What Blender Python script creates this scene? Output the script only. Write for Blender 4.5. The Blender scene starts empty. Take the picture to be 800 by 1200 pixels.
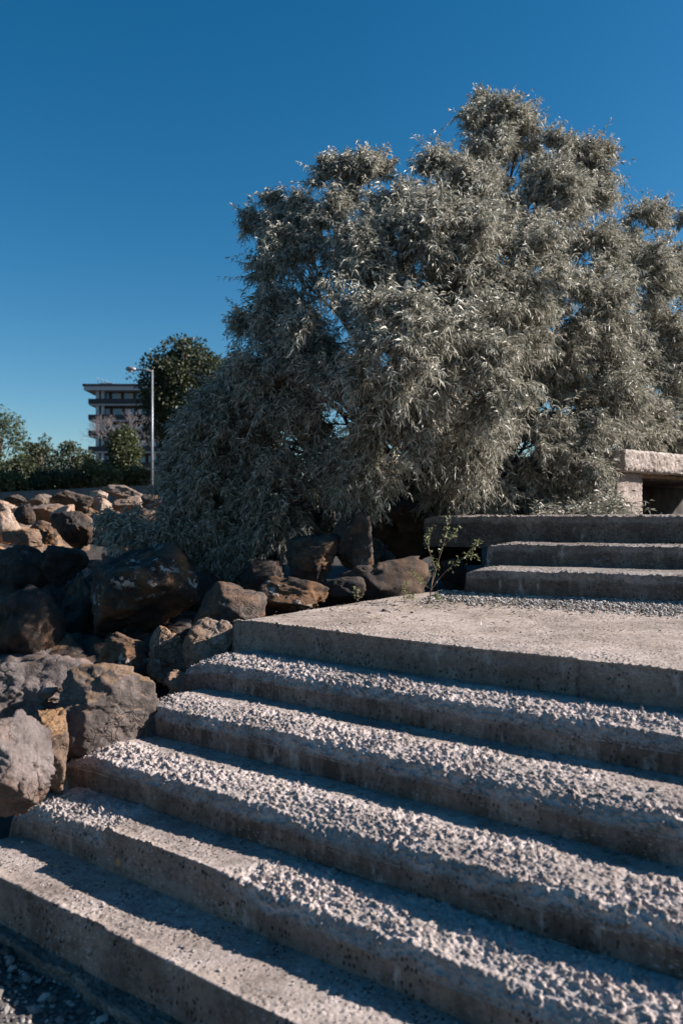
import bpy, math
import numpy as np
from mathutils import Vector

# ------------------------------------------------------------------ camera, world, sun, exposure
scene = bpy.context.scene
R = math.radians
W0, H0, F0, HZ = 800.0, 1200.0, 910.0, 607.0        # photograph's pixel grid, focal length and horizon row
cam_d = bpy.data.cameras.new("camera")
cam = bpy.data.objects.new("camera", cam_d)
scene.collection.objects.link(cam)
scene.camera = cam
cam.location = (0, 0, 0)
cam.rotation_euler = (R(90) + math.atan(7 / F0), 0, 0)
cam_d.sensor_fit = 'HORIZONTAL'; cam_d.sensor_width = 24.0; cam_d.lens = F0 / W0 * 24.0
cam_d.clip_start = 0.05; cam_d.clip_end = 6000
cam_d.dof.use_dof = True; cam_d.dof.focus_distance = 5.2; cam_d.dof.aperture_fstop = 2.5

SUN_AZ, SUN_EL = 88.0, 31.0                          # azimuth clockwise from the view direction
world = bpy.data.worlds.new("World"); scene.world = world; world.use_nodes = True
wn, wl = world.node_tree.nodes, world.node_tree.links
bg = wn["Background"]
sky = wn.new("ShaderNodeTexSky"); sky.sky_type = 'NISHITA'; sky.sun_disc = False
sky.sun_elevation = R(SUN_EL); sky.sun_rotation = R(SUN_AZ)
sky.altitude = 0; sky.air_density = 1.0; sky.dust_density = 0.35; sky.ozone_density = 3.0
hs = wn.new("ShaderNodeHueSaturation"); hs.inputs['Saturation'].default_value = 1.38; hs.inputs['Hue'].default_value = 0.492
wl.new(sky.outputs[0], hs.inputs['Color']); wl.new(hs.outputs[0], bg.inputs[0])
bg.inputs[1].default_value = 0.05
sun_d = bpy.data.lights.new("sun", 'SUN'); sun_d.energy = 5.0; sun_d.angle = R(0.5); sun_d.color = (1.0, 0.935, 0.88)
sun = bpy.data.objects.new("sun", sun_d); scene.collection.objects.link(sun)
sdir = Vector((math.sin(R(SUN_AZ)) * math.cos(R(SUN_EL)), math.cos(R(SUN_AZ)) * math.cos(R(SUN_EL)), math.sin(R(SUN_EL))))
sun.rotation_euler = sdir.to_track_quat('Z', 'Y').to_euler()
vs = scene.view_settings
vs.view_transform = 'Standard'; vs.look = 'None'; vs.gamma = 1.0; vs.exposure = 1.14; vs.use_curve_mapping = False

# ------------------------------------------------------------------ numpy noise
def _h(ix, iy, iz, seed):
    x = (ix.astype(np.int64) * 374761393 + iy.astype(np.int64) * 668265263 + iz.astype(np.int64) * 2147483647 + seed * 1274126177) & 0xffffffff
    x = ((x ^ (x >> 13)) * 1274126177) & 0xffffffff
    x = ((x ^ (x >> 16)) * 2246822519) & 0xffffffff
    x = x ^ (x >> 15)
    return (x & 0xffffff) / float(0x1000000)

def vnoise(p, seed=0):
    """smooth value noise in -1..1 at points p (...,3)"""
    i = np.floor(p); f = p - i; i = i.astype(np.int64)
    f = f * f * f * (f * (f * 6 - 15) + 10)
    out = 0
    for dx in (0, 1):
        wx = f[..., 0] if dx else 1 - f[..., 0]
        for dy in (0, 1):
            wy = f[..., 1] if dy else 1 - f[..., 1]
            for dz in (0, 1):
                wz = f[..., 2] if dz else 1 - f[..., 2]
                out = out + wx * wy * wz * _h(i[..., 0] + dx, i[..., 1] + dy, i[..., 2] + dz, seed)
    return out * 2 - 1

def fbm(p, octaves=4, seed=0, gain=0.5):
    a, s, t = 1.0, 0, 0
    for k in range(octaves):
        s = s + a * vnoise(p * (2.03 ** k) + 17.3 * k, seed + k); t += a; a *= gain
    return s / t

def crumbs(x, y, seed=0):
    """broken aggregate: every cell is a small tilted facet; returns height 0..1 and distance to the cell's centre"""
    ix, iy = np.floor(x), np.floor(y)
    best = np.full(x.shape, 9.0); hgt = np.zeros(x.shape)
    z0 = np.zeros(x.shape, dtype=np.int64)
    for dx in (-1, 0, 1):
        for dy in (-1, 0, 1):
            cx, cy = ix + dx, iy + dy
            px = cx + _h(cx, cy, z0, seed); py = cy + _h(cx, cy, z0, seed + 1)
            d = (x - px) ** 2 + (y - py) ** 2
            r = _h(cx, cy, z0, seed + 2)
            gx = _h(cx, cy, z0, seed + 3) - .5; gy = _h(cx, cy, z0, seed + 4) - .5
            h = r + (x - px) * gx * 1.3 + (y - py) * gy * 1.3 - d * .5
            m = d < best
            best = np.where(m, d, best); hgt = np.where(m, h, hgt)
    return hgt, np.sqrt(best)

def sstep(a, b, x):
    t = np.clip((x - a) / (b - a), 0, 1); return t * t * (3 - 2 * t)

# ------------------------------------------------------------------ object helpers
COL = scene.collection
def mesh_np(name, V, F, mat=None, smooth=True, parent=None):
    """V (n,3) array, F (m,k) array of faces of one size, or a list of such arrays"""
    me = bpy.data.meshes.new(name)
    Fs = F if isinstance(F, list) else [F]
    me.vertices.add(len(V)); me.vertices.foreach_set('co', np.ascontiguousarray(V, dtype=np.float32).ravel())
    loops = np.concatenate([f.ravel() for f in Fs]).astype(np.int32)
    tot = np.concatenate([np.full(len(f), f.shape[1]) for f in Fs]).astype(np.int32)
    st = np.concatenate([[0], np.cumsum(tot)[:-1]]).astype(np.int32)
    me.loops.add(len(loops)); me.loops.foreach_set('vertex_index', loops)
    me.polygons.add(len(tot)); me.polygons.foreach_set('loop_start', st); me.polygons.foreach_set('loop_total', tot)
    me.polygons.foreach_set('use_smooth', np.full(len(tot), smooth, dtype=bool))
    me.update(calc_edges=True)
    if mat: me.materials.append(mat)
    o = bpy.data.objects.new(name, me); COL.objects.link(o)
    if parent is not None: o.parent = parent
    return o

def tag(o, label=None, cat=None, group=None, kind=None):
    if label: o['label'] = label
    if cat: o['category'] = cat
    if group: o['group'] = group
    if kind: o['kind'] = kind
    return o

def empty(name, loc, label, cat, group=None):
    o = bpy.data.objects.new(name, None); COL.objects.link(o); o.location = loc
    o.empty_display_size = .2
    return tag(o, label, cat, group)

def at(px, py, Y):
    return np.array([(px - W0 / 2) / F0 * Y, Y, -(py - HZ) / F0 * Y])

class MB:
    """collects boxes, prisms and tubes into one mesh"""
    def __init__(s): s.V = []; s.F = []; s.n = 0
    def add(s, V, F):
        for f in F: s.F.append([i + s.n for i in f])
        s.V += [tuple(v) for v in V]; s.n += len(V)
    def box(s, x0, x1, y0, y1, z0, z1):
        V = [(x, y, z) for z in (z0, z1) for y in (y0, y1) for x in (x0, x1)]
        s.add(V, [(0, 2, 3, 1), (4, 5, 7, 6), (0, 1, 5, 4), (2, 6, 7, 3), (0, 4, 6, 2), (1, 3, 7, 5)])
        return s
    def tube(s, pts, rad, n=6):
        pts = [Vector(p) for p in pts]
        if not hasattr(rad, '__len__'): rad = [rad] * len(pts)
        base = []; V = []
        up = Vector((.13, .21, 1))
        for i, p in enumerate(pts):
            d = (pts[min(i + 1, len(pts) - 1)] - pts[max(i - 1, 0)]).normalized()
            a = d.cross(up)
            if a.length < .15: a = d.cross(Vector((1, 0, .1)))
            a.normalize(); b = d.cross(a)
            for k in range(n):
                t = 2 * math.pi * k / n
                V.append(p + (a * math.cos(t) + b * math.sin(t)) * rad[i])
        F = []
        for i in range(len(pts) - 1):
            for k in range(n):
                F.append((i * n + k, i * n + (k + 1) % n, (i + 1) * n + (k + 1) % n, (i + 1) * n + k))
        F.append(tuple(range(n))[::-1]); F.append(tuple((len(pts) - 1) * n + k for k in range(n)))
        s.add(V, F); return s
    def build(s, name, mat, parent=None, smooth=False, off=(0, 0, 0)):
        me = bpy.data.meshes.new(name)
        me.from_pydata([(v[0] - off[0], v[1] - off[1], v[2] - off[2]) for v in s.V], [], s.F)
        if smooth: me.polygons.foreach_set('use_smooth', [True] * len(me.polygons))
        me.update()
        if mat: me.materials.append(mat)
        o = bpy.data.objects.new(name, me); COL.objects.link(o)
        if parent is not None: o.parent = parent
        return o

# ------------------------------------------------------------------ materials
def nodes(name, rough=.85, spec=.3):
    m = bpy.data.materials.new(name); m.use_nodes = True
    n, l = m.node_tree.nodes, m.node_tree.links
    b = n["Principled BSDF"]; b.inputs['Roughness'].default_value = rough
    b.inputs['Specular IOR Level'].default_value = spec
    return m, n, l, b

def ramp(n, l, src, stops):
    r = n.new("ShaderNodeValToRGB")
    e = r.color_ramp.elements
    while len(e) < len(stops): e.new(.5)
    for k, (p, c) in enumerate(stops):
        e[k].position = p; e[k].color = (*c, 1) if len(c) == 3 else c
    l.new(src, r.inputs[0]); return r

def coord(n, l, scale=(1, 1, 1)):
    tc = n.new("ShaderNodeTexCoord"); mp = n.new("ShaderNodeMapping"); mp.inputs['Scale'].default_value = scale
    l.new(tc.outputs['Object'], mp.inputs[0]); return mp.outputs[0]

def noise(n, l, vec, scale, detail=5, rough=.55):
    t = n.new("ShaderNodeTexNoise"); t.inputs['Scale'].default_value = scale
    t.inputs['Detail'].default_value = detail; t.inputs['Roughness'].default_value = rough
    l.new(vec, t.inputs['Vector']); return t.outputs[0]

def mix(n, l, fac, a, b, mode='MIX'):
    m = n.new("ShaderNodeMix"); m.data_type = 'RGBA'; m.blend_type = mode
    for sock, v in ((m.inputs[0], fac), (m.inputs[6], a), (m.inputs[7], b)):
        if isinstance(v, (int, float)): sock.default_value = v
        elif isinstance(v, tuple): sock.default_value = (*v, 1)
        else: l.new(v, sock)
    return m.outputs[2]

def math_(n, l, op, a, b=None):
    m = n.new("ShaderNodeMath"); m.operation = op
    for k, v in ((0, a), (1, b)):
        if v is None: continue
        if isinstance(v, (int, float)): m.inputs[k].default_value = v
        else: l.new(v, m.inputs[k])
    return m.outputs[0]

def bump(n, l, b, h, strength, dist):
    bm = n.new("ShaderNodeBump"); bm.inputs['Strength'].default_value = strength; bm.inputs['Distance'].default_value = dist
    l.new(h, bm.inputs['Height']); l.new(bm.outputs[0], b.inputs['Normal'])

def mat_concrete(name, light=(.43, .365, .33), dark=(.19, .155, .135), lichen=False, stain=1.0, pock=.75, worn=.72):
    m, n, l, b = nodes(name, .92, .2)
    v = coord(n, l)
    c0 = ramp(n, l, noise(n, l, v, 2.6, 6, .6), [(.33, dark), (.62, light)]).outputs[0]
    # grain
    g = ramp(n, l, noise(n, l, v, 130, 3, .7), [(.3, (.62, .62, .64)), (.66, (1.12, 1.1, 1.08))]).outputs[0]
    c1 = mix(n, l, .8, c0, g, 'MULTIPLY')
    mt = ramp(n, l, noise(n, l, v, 26, 5, .7), [(.36, (.52, .49, .47)), (.56, (1.06, 1.05, 1.04))]).outputs[0]
    c1 = mix(n, l, .75, c1, mt, 'MULTIPLY')
    dt = ramp(n, l, noise(n, l, v, 1.9, 6, .7), [(.52, (0, 0, 0)), (.66, (1, 1, 1))]).outputs[0]
    c1 = mix(n, l, math_(n, l, 'MULTIPLY', dt, .45), c1, (.12, .095, .08))
    # rusty-brown blotches
    br = ramp(n, l, noise(n, l, v, 6.5, 4, .6), [(.5, (0, 0, 0)), (.68, (1, 1, 1))]).outputs[0]
    c2 = mix(n, l, math_(n, l, 'MULTIPLY', br, .45), c1, (.25, .185, .14))
    # vertical run-off stains, only on upright faces
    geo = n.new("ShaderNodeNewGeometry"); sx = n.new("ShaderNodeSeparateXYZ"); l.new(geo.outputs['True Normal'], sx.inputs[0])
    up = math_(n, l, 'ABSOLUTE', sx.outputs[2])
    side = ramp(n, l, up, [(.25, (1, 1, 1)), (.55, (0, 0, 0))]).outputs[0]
    vst = coord(n, l, (9, 9, 2.6))
    s1 = ramp(n, l, noise(n, l, vst, 1.0, 7, .68), [(.44, (1, 1, 1)), (.58, (0, 0, 0))]).outputs[0]
    zn = ramp(n, l, noise(n, l, v, 3.3, 3, .6), [(.36, (.15, .15, .15)), (.62, (1, 1, 1))]).outputs[0]
    f1 = math_(n, l, 'MULTIPLY', math_(n, l, 'MULTIPLY', math_(n, l, 'MULTIPLY', s1, side), zn), stain)
    c3 = mix(n, l, f1, c2, (.105, .082, .07))
    s2 = ramp(n, l, noise(n, l, coord(n, l, (9, 9, 3.0)), 1.3, 7, .68), [(.58, (0, 0, 0)), (.70, (1, 1, 1))]).outputs[0]
    f2 = math_(n, l, 'MULTIPLY', math_(n, l, 'MULTIPLY', s2, side), .85)
    c4 = mix(n, l, f2, c3, (.56, .54, .53))
    c4 = mix(n, l, math_(n, l, 'MULTIPLY', side, .6), c4, mix(n, l, 1.0, c4, (.60, .52, .47), 'MULTIPLY'))  # grime brown plus shade painted into the colour of all upright faces
    # pock marks, dark and hollow, in patches
    vo = n.new("ShaderNodeTexVoronoi"); vo.inputs['Scale'].default_value = 55; l.new(coord(n, l, (1, 1, .7)), vo.inputs['Vector'])
    pk = ramp(n, l, vo.outputs['Distance'], [(.20, (1, 1, 1)), (.34, (0, 0, 0))]).outputs[0]
    pz = ramp(n, l, noise(n, l, v, 9, 3, .6), [(.45, (0, 0, 0)), (.55, (1, 1, 1))]).outputs[0]
    pk = math_(n, l, 'MULTIPLY', pk, pz)
    c5 = mix(n, l, math_(n, l, 'MULTIPLY', pk, pock), c4, (.04, .033, .03))
    wa = n.new("ShaderNodeAttribute"); wa.attribute_name = 'worn'
    c5 = mix(n, l, math_(n, l, 'MULTIPLY', wa.outputs['Fac'], worn), c5, mix(n, l, .7, (.64, .55, .515), g, 'MULTIPLY'))
    if lichen:
        vl = n.new("ShaderNodeTexVoronoi"); vl.inputs['Scale'].default_value = 3.1; l.new(v, vl.inputs['Vector'])
        li = ramp(n, l, math_(n, l, 'ADD', vl.outputs['Distance'], math_(n, l, 'MULTIPLY', noise(n, l, v, 45, 3), .05)),
                  [(.055, (1, 1, 1)), (.085, (0, 0, 0))]).outputs[0]
        c5 = mix(n, l, math_(n, l, 'MULTIPLY', li, .7), c5, (.62, .33, .10))
    l.new(c5, b.inputs['Base Color'])
    hh = math_(n, l, 'SUBTRACT', math_(n, l, 'ADD', math_(n, l, 'MULTIPLY', noise(n, l, v, 210, 3, .7), .35), noise(n, l, v, 60, 5, .65)),
               math_(n, l, 'MULTIPLY', pk, .9))
    vb = n.new("ShaderNodeTexVoronoi"); vb.inputs['Scale'].default_value = 150; l.new(v, vb.inputs['Vector'])
    hh = math_(n, l, 'ADD', hh, math_(n, l, 'MULTIPLY', math_(n, l, 'MULTIPLY', vb.outputs['Color'], wa.outputs['Fac']), 1.1))
    bump(n, l, b, hh, .8, .006)
    return m

def mat_rock(name, c_a, c_b, stain=(.33, .16, .07), stain_amt=.3, white=.3, seed=0.0, top=False, wth=.615):
    m, n, l, b = nodes(name, .88, .25)
    tc = n.new("ShaderNodeTexCoord"); oi = n.new("ShaderNodeObjectInfo")
    ad = n.new("ShaderNodeVectorMath"); ad.operation = 'ADD'
    l.new(tc.outputs['Object'], ad.inputs[0])
    mu = math_(n, l, 'MULTIPLY', oi.outputs['Random'], 40.0); l.new(mu, ad.inputs[1])
    v = ad.outputs[0]
    c0 = ramp(n, l, noise(n, l, v, 5.0, 7, .62), [(.34, c_a), (.64, c_b)]).outputs[0]
    g = ramp(n, l, noise(n, l, v, 75, 4, .75), [(.3, (.55, .53, .52)), (.68, (1.2, 1.17, 1.15))]).outputs[0]
    c1 = mix(n, l, .85, c0, g, 'MULTIPLY')
    s = ramp(n, l, noise(n, l, v, 3.1, 5, .6), [(.47, (0, 0, 0)), (.63, (1, 1, 1))]).outputs[0]
    if top:
        ge = n.new("ShaderNodeNewGeometry"); sx = n.new("ShaderNodeSeparateXYZ"); l.new(ge.outputs['Normal'], sx.inputs[0])
        hz = math_(n, l, 'ADD', sx.outputs[2], math_(n, l, 'MULTIPLY', noise(n, l, v, 8, 5, .7), .6))
        s = ramp(n, l, hz, [(.95, (0, 0, 0)), (1.06, (1, 1, 1))]).outputs[0]
    c2 = mix(n, l, math_(n, l, 'MULTIPLY', s, stain_amt), c1, stain)
    # pale veins / droppings
    w = ramp(n, l, noise(n, l, v, 9.0, 6, .72), [(wth, (0, 0, 0)), (wth + .04, (1, 1, 1))]).outputs[0]
    wz = ramp(n, l, noise(n, l, v, 2.6, 2), [(.45, (0, 0, 0)), (.6, (1, 1, 1))]).outputs[0]
    c3 = mix(n, l, math_(n, l, 'MULTIPLY', math_(n, l, 'MULTIPLY', w, wz), white), c2, (.58, .53, .50))
    # thin dark cracks
    vo = n.new("ShaderNodeTexVoronoi"); vo.feature = 'DISTANCE_TO_EDGE'; vo.inputs['Scale'].default_value = 3.4
    wv = n.new("ShaderNodeVectorMath"); wv.operation = 'ADD'; l.new(v, wv.inputs[0])
    nz = n.new("ShaderNodeTexNoise"); nz.inputs['Scale'].default_value = 4; nz.inputs['Detail'].default_value = 4; l.new(v, nz.inputs['Vector'])
    l.new(nz.outputs['Color'], wv.inputs[1]); l.new(wv.outputs[0], vo.inputs['Vector'])
    ck = ramp(n, l, vo.outputs['Distance'], [(.0, (1, 1, 1)), (.035, (0, 0, 0))]).outputs[0]
    ck = math_(n, l, 'MULTIPLY', ck, wz)
    c4 = mix(n, l, math_(n, l, 'MULTIPLY', ck, .35), c3, (.03, .025, .02))
    l.new(c4, b.inputs['Base Color'])
    hh = math_(n, l, 'SUBTRACT', math_(n, l, 'ADD', noise(n, l, v, 24, 8, .7), math_(n, l, 'MULTIPLY', noise(n, l, v, 110, 4, .7), .4)), math_(n, l, 'MULTIPLY', ck, .8))
    bump(n, l, b, hh, .9, .016)
    return m

def mat_leaf(name, c_a, c_b, trans=.25, rough=.45, spec=.5, mid=None):
    m, n, l, b = nodes(name, rough, spec)
    geo = n.new("ShaderNodeNewGeometry")
    c = ramp(n, l, geo.outputs['Random Per Island'], [(0, c_a), (1, c_b)] if mid is None else [(0, c_a), (.35, mid), (1, c_b)]).outputs[0]
    # silvery underside a touch paler
    l.new(c, b.inputs['Base Color'])
    tr = n.new("ShaderNodeBsdfTranslucent"); l.new(c, tr.inputs[0])
    mx = n.new("ShaderNodeMixShader"); mx.inputs[0].default_value = trans
    out = n["Material Output"]
    l.new(b.outputs[0], mx.inputs[1]); l.new(tr.outputs[0], mx.inputs[2]); l.new(mx.outputs[0], out.inputs[0])
    return m

def mat_plain(name, c, rough=.7, var=.25, scale=8, metal=0.0, spec=.4):
    m, n, l, b = nodes(name, rough, spec)
    v = coord(n, l)
    d = tuple(x * (1 - var) for x in c); e = tuple(min(1, x * (1 + var)) for x in c)
    l.new(ramp(n, l, noise(n, l, v, scale, 5, .6), [(.35, d), (.65, e)]).outputs[0], b.inputs['Base Color'])
    b.inputs['Metallic'].default_value = metal
    return m

def mat_bark(name, c=(.09, .07, .055)):
    m, n, l, b = nodes(name, .9, .2)
    h = noise(n, l, coord(n, l, (14, 14, 3)), 2, 6, .65)
    l.new(ramp(n, l, h, [(.35, tuple(x * .5 for x in c)), (.65, tuple(x * 1.5 for x in c))]).outputs[0], b.inputs['Base Color'])
    bump(n, l, b, h, .8, .02)
    return m

def mat_gravel(name, c_a=(.10, .085, .075), c_b=(.36, .32, .29), c_c=(.50, .46, .43)):
    m, n, l, b = nodes(name, .9, .2)
    geo = n.new("ShaderNodeNewGeometry")
    c = ramp(n, l, geo.outputs['Random Per Island'], [(0, c_a), (.6, c_b), (1, c_c)]).outputs[0]
    g = ramp(n, l, noise(n, l, coord(n, l), 160, 3), [(.3, (.7, .7, .7)), (.7, (1.1, 1.1, 1.1))]).outputs[0]
    l.new(mix(n, l, 1.0, c, g, 'MULTIPLY'), b.inputs['Base Color'])
    return m

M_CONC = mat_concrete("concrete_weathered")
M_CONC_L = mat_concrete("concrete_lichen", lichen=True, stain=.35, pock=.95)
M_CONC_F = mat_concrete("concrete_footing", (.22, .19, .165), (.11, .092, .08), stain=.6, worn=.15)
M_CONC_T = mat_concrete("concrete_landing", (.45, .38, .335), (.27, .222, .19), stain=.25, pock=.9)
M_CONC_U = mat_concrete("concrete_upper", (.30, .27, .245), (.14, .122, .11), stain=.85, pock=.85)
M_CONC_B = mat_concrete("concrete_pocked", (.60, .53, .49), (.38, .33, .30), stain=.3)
M_GRAVEL = mat_gravel("gravel_grey")
M_GRAVEL_D = mat_gravel("gravel_dark", (.05, .043, .04), (.19, .165, .15), (.4, .36, .33))

# ------------------------------------------------------------------ terrain
WA, WB = at(186, 568, 22.6), at(-330, 606, 60.0)       # parapet wall runs away to the left
wdir = (WB - WA)[:2]; wdir = wdir / np.linalg.norm(wdir)
wnrm = np.array([wdir[1], -wdir[0]])                    # decides which side is behind the wall
if wnrm[1] < 0: wnrm = -wnrm
def terrain_z(X, Y):
    prof = np.interp(Y, [-50, 0, 2.2, 3.2, 4.2, 5, 6.8, 10, 14, 20, 30], [-1.78, -1.78, -1.78, -1.74, -1.60, -1.38, -1.08, -.80, -.42, -.02, .1])
    right = np.interp(Y, [-50, 2, 3, 5.5, 7.2, 8.5, 30], [-1.78, -1.78, -1.75, -1.3, -.85, .0, .1])
    k = sstep(-.2, 2.0, X - .12 * Y)
    z = prof * (1 - k) + right * k
    d = (X - WA[0]) * wnrm[0] + (Y - WA[1]) * wnrm[1]
    beyond = sstep(-.5, .5, d)
    return z * (1 - beyond) + .1 * beyond
xs = np.unique(np.concatenate([np.linspace(-3000, -60, 22), np.linspace(-60, -8, 40), np.linspace(-8, 8, 110), np.linspace(8, 60, 40), np.linspace(60, 3000, 22)]))
ys = np.unique(np.concatenate([np.linspace(-3000, -40, 18), np.linspace(-40, 0, 20), np.linspace(0, 14, 100), np.linspace(14, 60, 60), np.linspace(60, 4000, 28)]))
GX, GY = np.meshgrid(xs, ys, indexing='ij')
GZ = terrain_z(GX, GY)
P = np.stack([GX, GY, GZ], -1)
near = np.exp(-((GX / 40) ** 2 + (GY / 40) ** 2))
P[..., 2] += near * .05 * fbm(np.stack([GX * 1.7, GY * 1.7, GX * 0], -1), 3, 5)
def grid_faces(n, m):
    i = np.arange(n - 1)[:, None]; j = np.arange(m - 1)[None, :]
    a = i * m + j
    return np.stack([a, a + m, a + m + 1, a + 1], -1).reshape(-1, 4)
M_EARTH = mat_plain("earth_rubble", (.035, .028, .023), .95, .45, 9)
tag(mesh_np('ground', P.reshape(-1, 3), grid_faces(len(xs), len(ys)), M_EARTH), kind='structure')

# ------------------------------------------------------------------ concrete flights
def step_mesh(name, org, U, Vd, z, rise, tread, ucols, v0f, roughf, seed, mat, parent, end_u, crumb=.012, chip=.010, bottom=None, back_extra=.06, batter=.12, pits=.002, joint=None):
    """One step: a dense sheet folded over tread and riser, eroded at the nose, closed at its left end."""
    a = np.concatenate([np.arange(tread + back_extra, .26, -.012), np.arange(min(.26, tread + back_extra), .0001, -.0048)])
    bb = np.concatenate([[.0], np.arange(.0045, rise + .04, .005)])
    if bottom is not None: bb = np.concatenate([bb, np.linspace(rise + .05, z - bottom, 6)])
    rows = [('t', x) for x in a] + [('r', x) for x in bb]
    nr = len(rows); nc = len(ucols)
    A = np.array([x if k == 't' else 0 for k, x in rows])[None, :] + np.zeros((nc, 1))
    B = np.array([x if k == 'r' else 0 for k, x in rows])[None, :] + np.zeros((nc, 1))
    isr = np.array([k == 'r' for k, x in rows])[None, :] & np.ones((nc, 1), bool)
    S = np.where(isr, B, -A)                               # arc coordinate, 0 at the nose
    Uc = ucols[:, None] + np.zeros((1, nr))
    v0 = v0f(ucols)[:, None]
    q = np.stack([Uc * 2.2, Uc * 0, Uc * 0 + seed * 3.1], -1)
    Rg = roughf(ucols)[:, None]
    wob = fbm(q * 1.6, 3, seed)                            # how deep the nose is worn
    Rr = np.clip(Rg * (1 + .55 * wob), 0, 1.6)
    da, db = .17, .085
    Vv = v0 + A + .036 * Rr * np.clip(1 - A / da, 0, 1) ** 1.3 * (~isr) + (.036 * Rr * np.clip(1 - B / db, 0, 1) ** 1.4) * isr
    Zz = z - B - .030 * Rr * np.clip(1 - A / da, 0, 1) ** 1.5 * (~isr) - (.030 * Rr * np.clip(1 - B / db, 0, 1) ** 1.2) * isr
    # worn round at the left end
    e = np.clip(1 - (Uc - end_u) / .16, 0, 1) ** 2
    Zz = Zz - e * .035 * (.4 + Rg) * np.clip(1 - B / .12, 0, 1)
    P = org[None, None, :] + Uc[..., None] * U + Vv[..., None] * Vd
    P[..., 2] = Zz
    # normals
    du = np.gradient(P, axis=0); ds = np.gradient(P, axis=1)
    N = np.cross(du, ds); N /= np.linalg.norm(N, axis=-1, keepdims=True) + 1e-9
    N = np.where(N[..., 2:3] < -.2, -N, N)
    if np.mean((N * Vd).sum(-1)[isr]) > 0: N = -N
    x, y = Uc + .003 * vnoise(np.stack([Uc * 60, S * 60, Uc * 0], -1), seed), S
    c1, _ = crumbs(x / .014, y / .013, seed * 7 + 1)
    c2, _ = crumbs(x / .010, y / .010, seed * 7 + 2)
    c3, _ = crumbs(x / .027, y / .024, seed * 7 + 3)
    ch = .45 * c1 + .25 * c2 + .6 * c3 - .6
    ch = np.where(ch > .05, .05 + (ch - .05) * .45, ch * 1.25)
    edge = .25 + .06 * fbm(np.stack([Uc * 9, S * 9, S * 0 + 2], -1), 3, seed + 9)
    lower = .052 + .028 * fbm(np.stack([Uc * 11, Uc * 0, S * 0 + 5], -1), 3, seed + 11)
    zone = np.where(isr, 1 - sstep(lower - .012, lower + .022, B), 1 - sstep(edge - .03, edge + .05, A))
    patch = sstep(-.5, .25, fbm(np.stack([Uc * 5, S * 7, S * 0 + 9], -1), 3, seed + 13))
    amt = np.clip(Rg * (.35 + .65 * patch), 0, 1)
    D = ch * crumb * zone * amt * 1.35
    # everywhere: slight unevenness, sparse pits in the riser, sandy grain
    D += .004 * fbm(np.stack([Uc * 4, S * 4, S * 0 + 1], -1), 3, seed + 21)
    pit, pd = crumbs(x / .03, y / .03, seed + 31)
    pm = sstep(.10, .3, fbm(np.stack([Uc * 6, S * 6, S * 0 + 4], -1), 2, seed + 33) + .1)
    D -= pits * (1 - sstep(.12, .28, pd)) * pm * 2.2
    D += pits * .5 * vnoise(np.stack([Uc * 140, S * 140, S * 0], -1), seed + 35)
    # chips broken out of a crisp edge
    cn = sstep(.05, .5, fbm(np.stack([Uc * 14, Uc * 0, Uc * 0 + 3], -1), 4, seed + 41, .7))
    near_edge = np.exp(-(S / .022) ** 2)
    D -= chip * cn * near_edge * (1 - .6 * np.clip(Rg, 0, 1)) * 1.0
    D -= .004 * near_edge
    if joint is not None: D -= .010 * np.exp(-((Uc - joint - .004 * vnoise(np.stack([Uc * 0, S * 20, S * 0], -1), 3)) / .0055) ** 2) * isr
    D[:, 0] = 0
    P = P + N * D[..., None]
    # left end cap
    zb = (bottom if bottom is not None else z - rise - .3)
    K = 26
    edgep = P[0]
    T = np.linspace(0, 1, K)[1:, None]
    cap = edgep[None] + 0 * T[..., None]
    depth = np.maximum(edgep[None, :, 2] - zb, 0.0) * T
    cap = cap.copy(); cap[..., 2] = edgep[None, :, 2] - depth
    cd = .010 * fbm(cap * 26, 4, seed + 51) * np.minimum(T * 6, 1) + .02 * fbm(cap * 5, 2, seed + 52) * np.minimum(T * 5, 1)
    cap = cap - U[None, None, :] * (batter * depth + cd)[..., None]
    allP = np.concatenate([cap[::-1], P], 0)
    F = grid_faces(allP.shape[0], nr)
    o = mesh_np(name, allP.reshape(-1, 3), F, mat, True, parent)
    wn_ = (zone * amt * (.35 + .65 * sstep(-.45, .0, ch)))
    wn_ = np.concatenate([np.repeat(wn_[:1], K - 1, 0) * 0 + .1, wn_], 0)
    at_ = o.data.attributes.new('worn', 'FLOAT', 'POINT'); at_.data.foreach_set('value', wn_.ravel().astype(np.float32))
    return o

U1 = np.array([.810, -.586, 0]); V1 = np.array([.586, .810, 0]); O1 = np.zeros(3)
H1, RS = .604, .160
END = -3.23
cols = np.concatenate([np.arange(END, -.1, .0048), np.arange(-.1, 1.6, .03)])
lower = empty('concrete_steps', (0, 0, 0), 'broad lower flight of weathered grey concrete steps with crumbling edges, in the foreground', 'steps')
vpos = [3.32, 2.97, 2.58, 2.22, 1.96, 1.677]
one = lambda u: np.ones_like(u)
def wav(c, amp, s): return lambda u: c + amp * fbm(np.stack([u * .8, u * 0, u * 0 + s], -1), 2, s)
v0s = [lambda u: 3.32 + np.interp(u, [-3.3, -2.4, -1.6, -.7], [.055, -.01, -.035, -.02]), wav(2.97, .03, 3), wav(2.58, .03, 4), wav(2.22, .03, 5), wav(1.96, .012, 6), wav(1.677, .010, 7)]
roughs = [lambda u: .22 * sstep(-2.6, -1.6, u) + .03,
          one, one, one,
          lambda u: 1 - (sstep(-2.63, -2.56, u) * (1 - sstep(-2.0, -1.8, u))),
          lambda u: 0 * u + .05]
TOPZ = [-(H1 + RS * k) for k in range(6)]
parts = []
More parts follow.
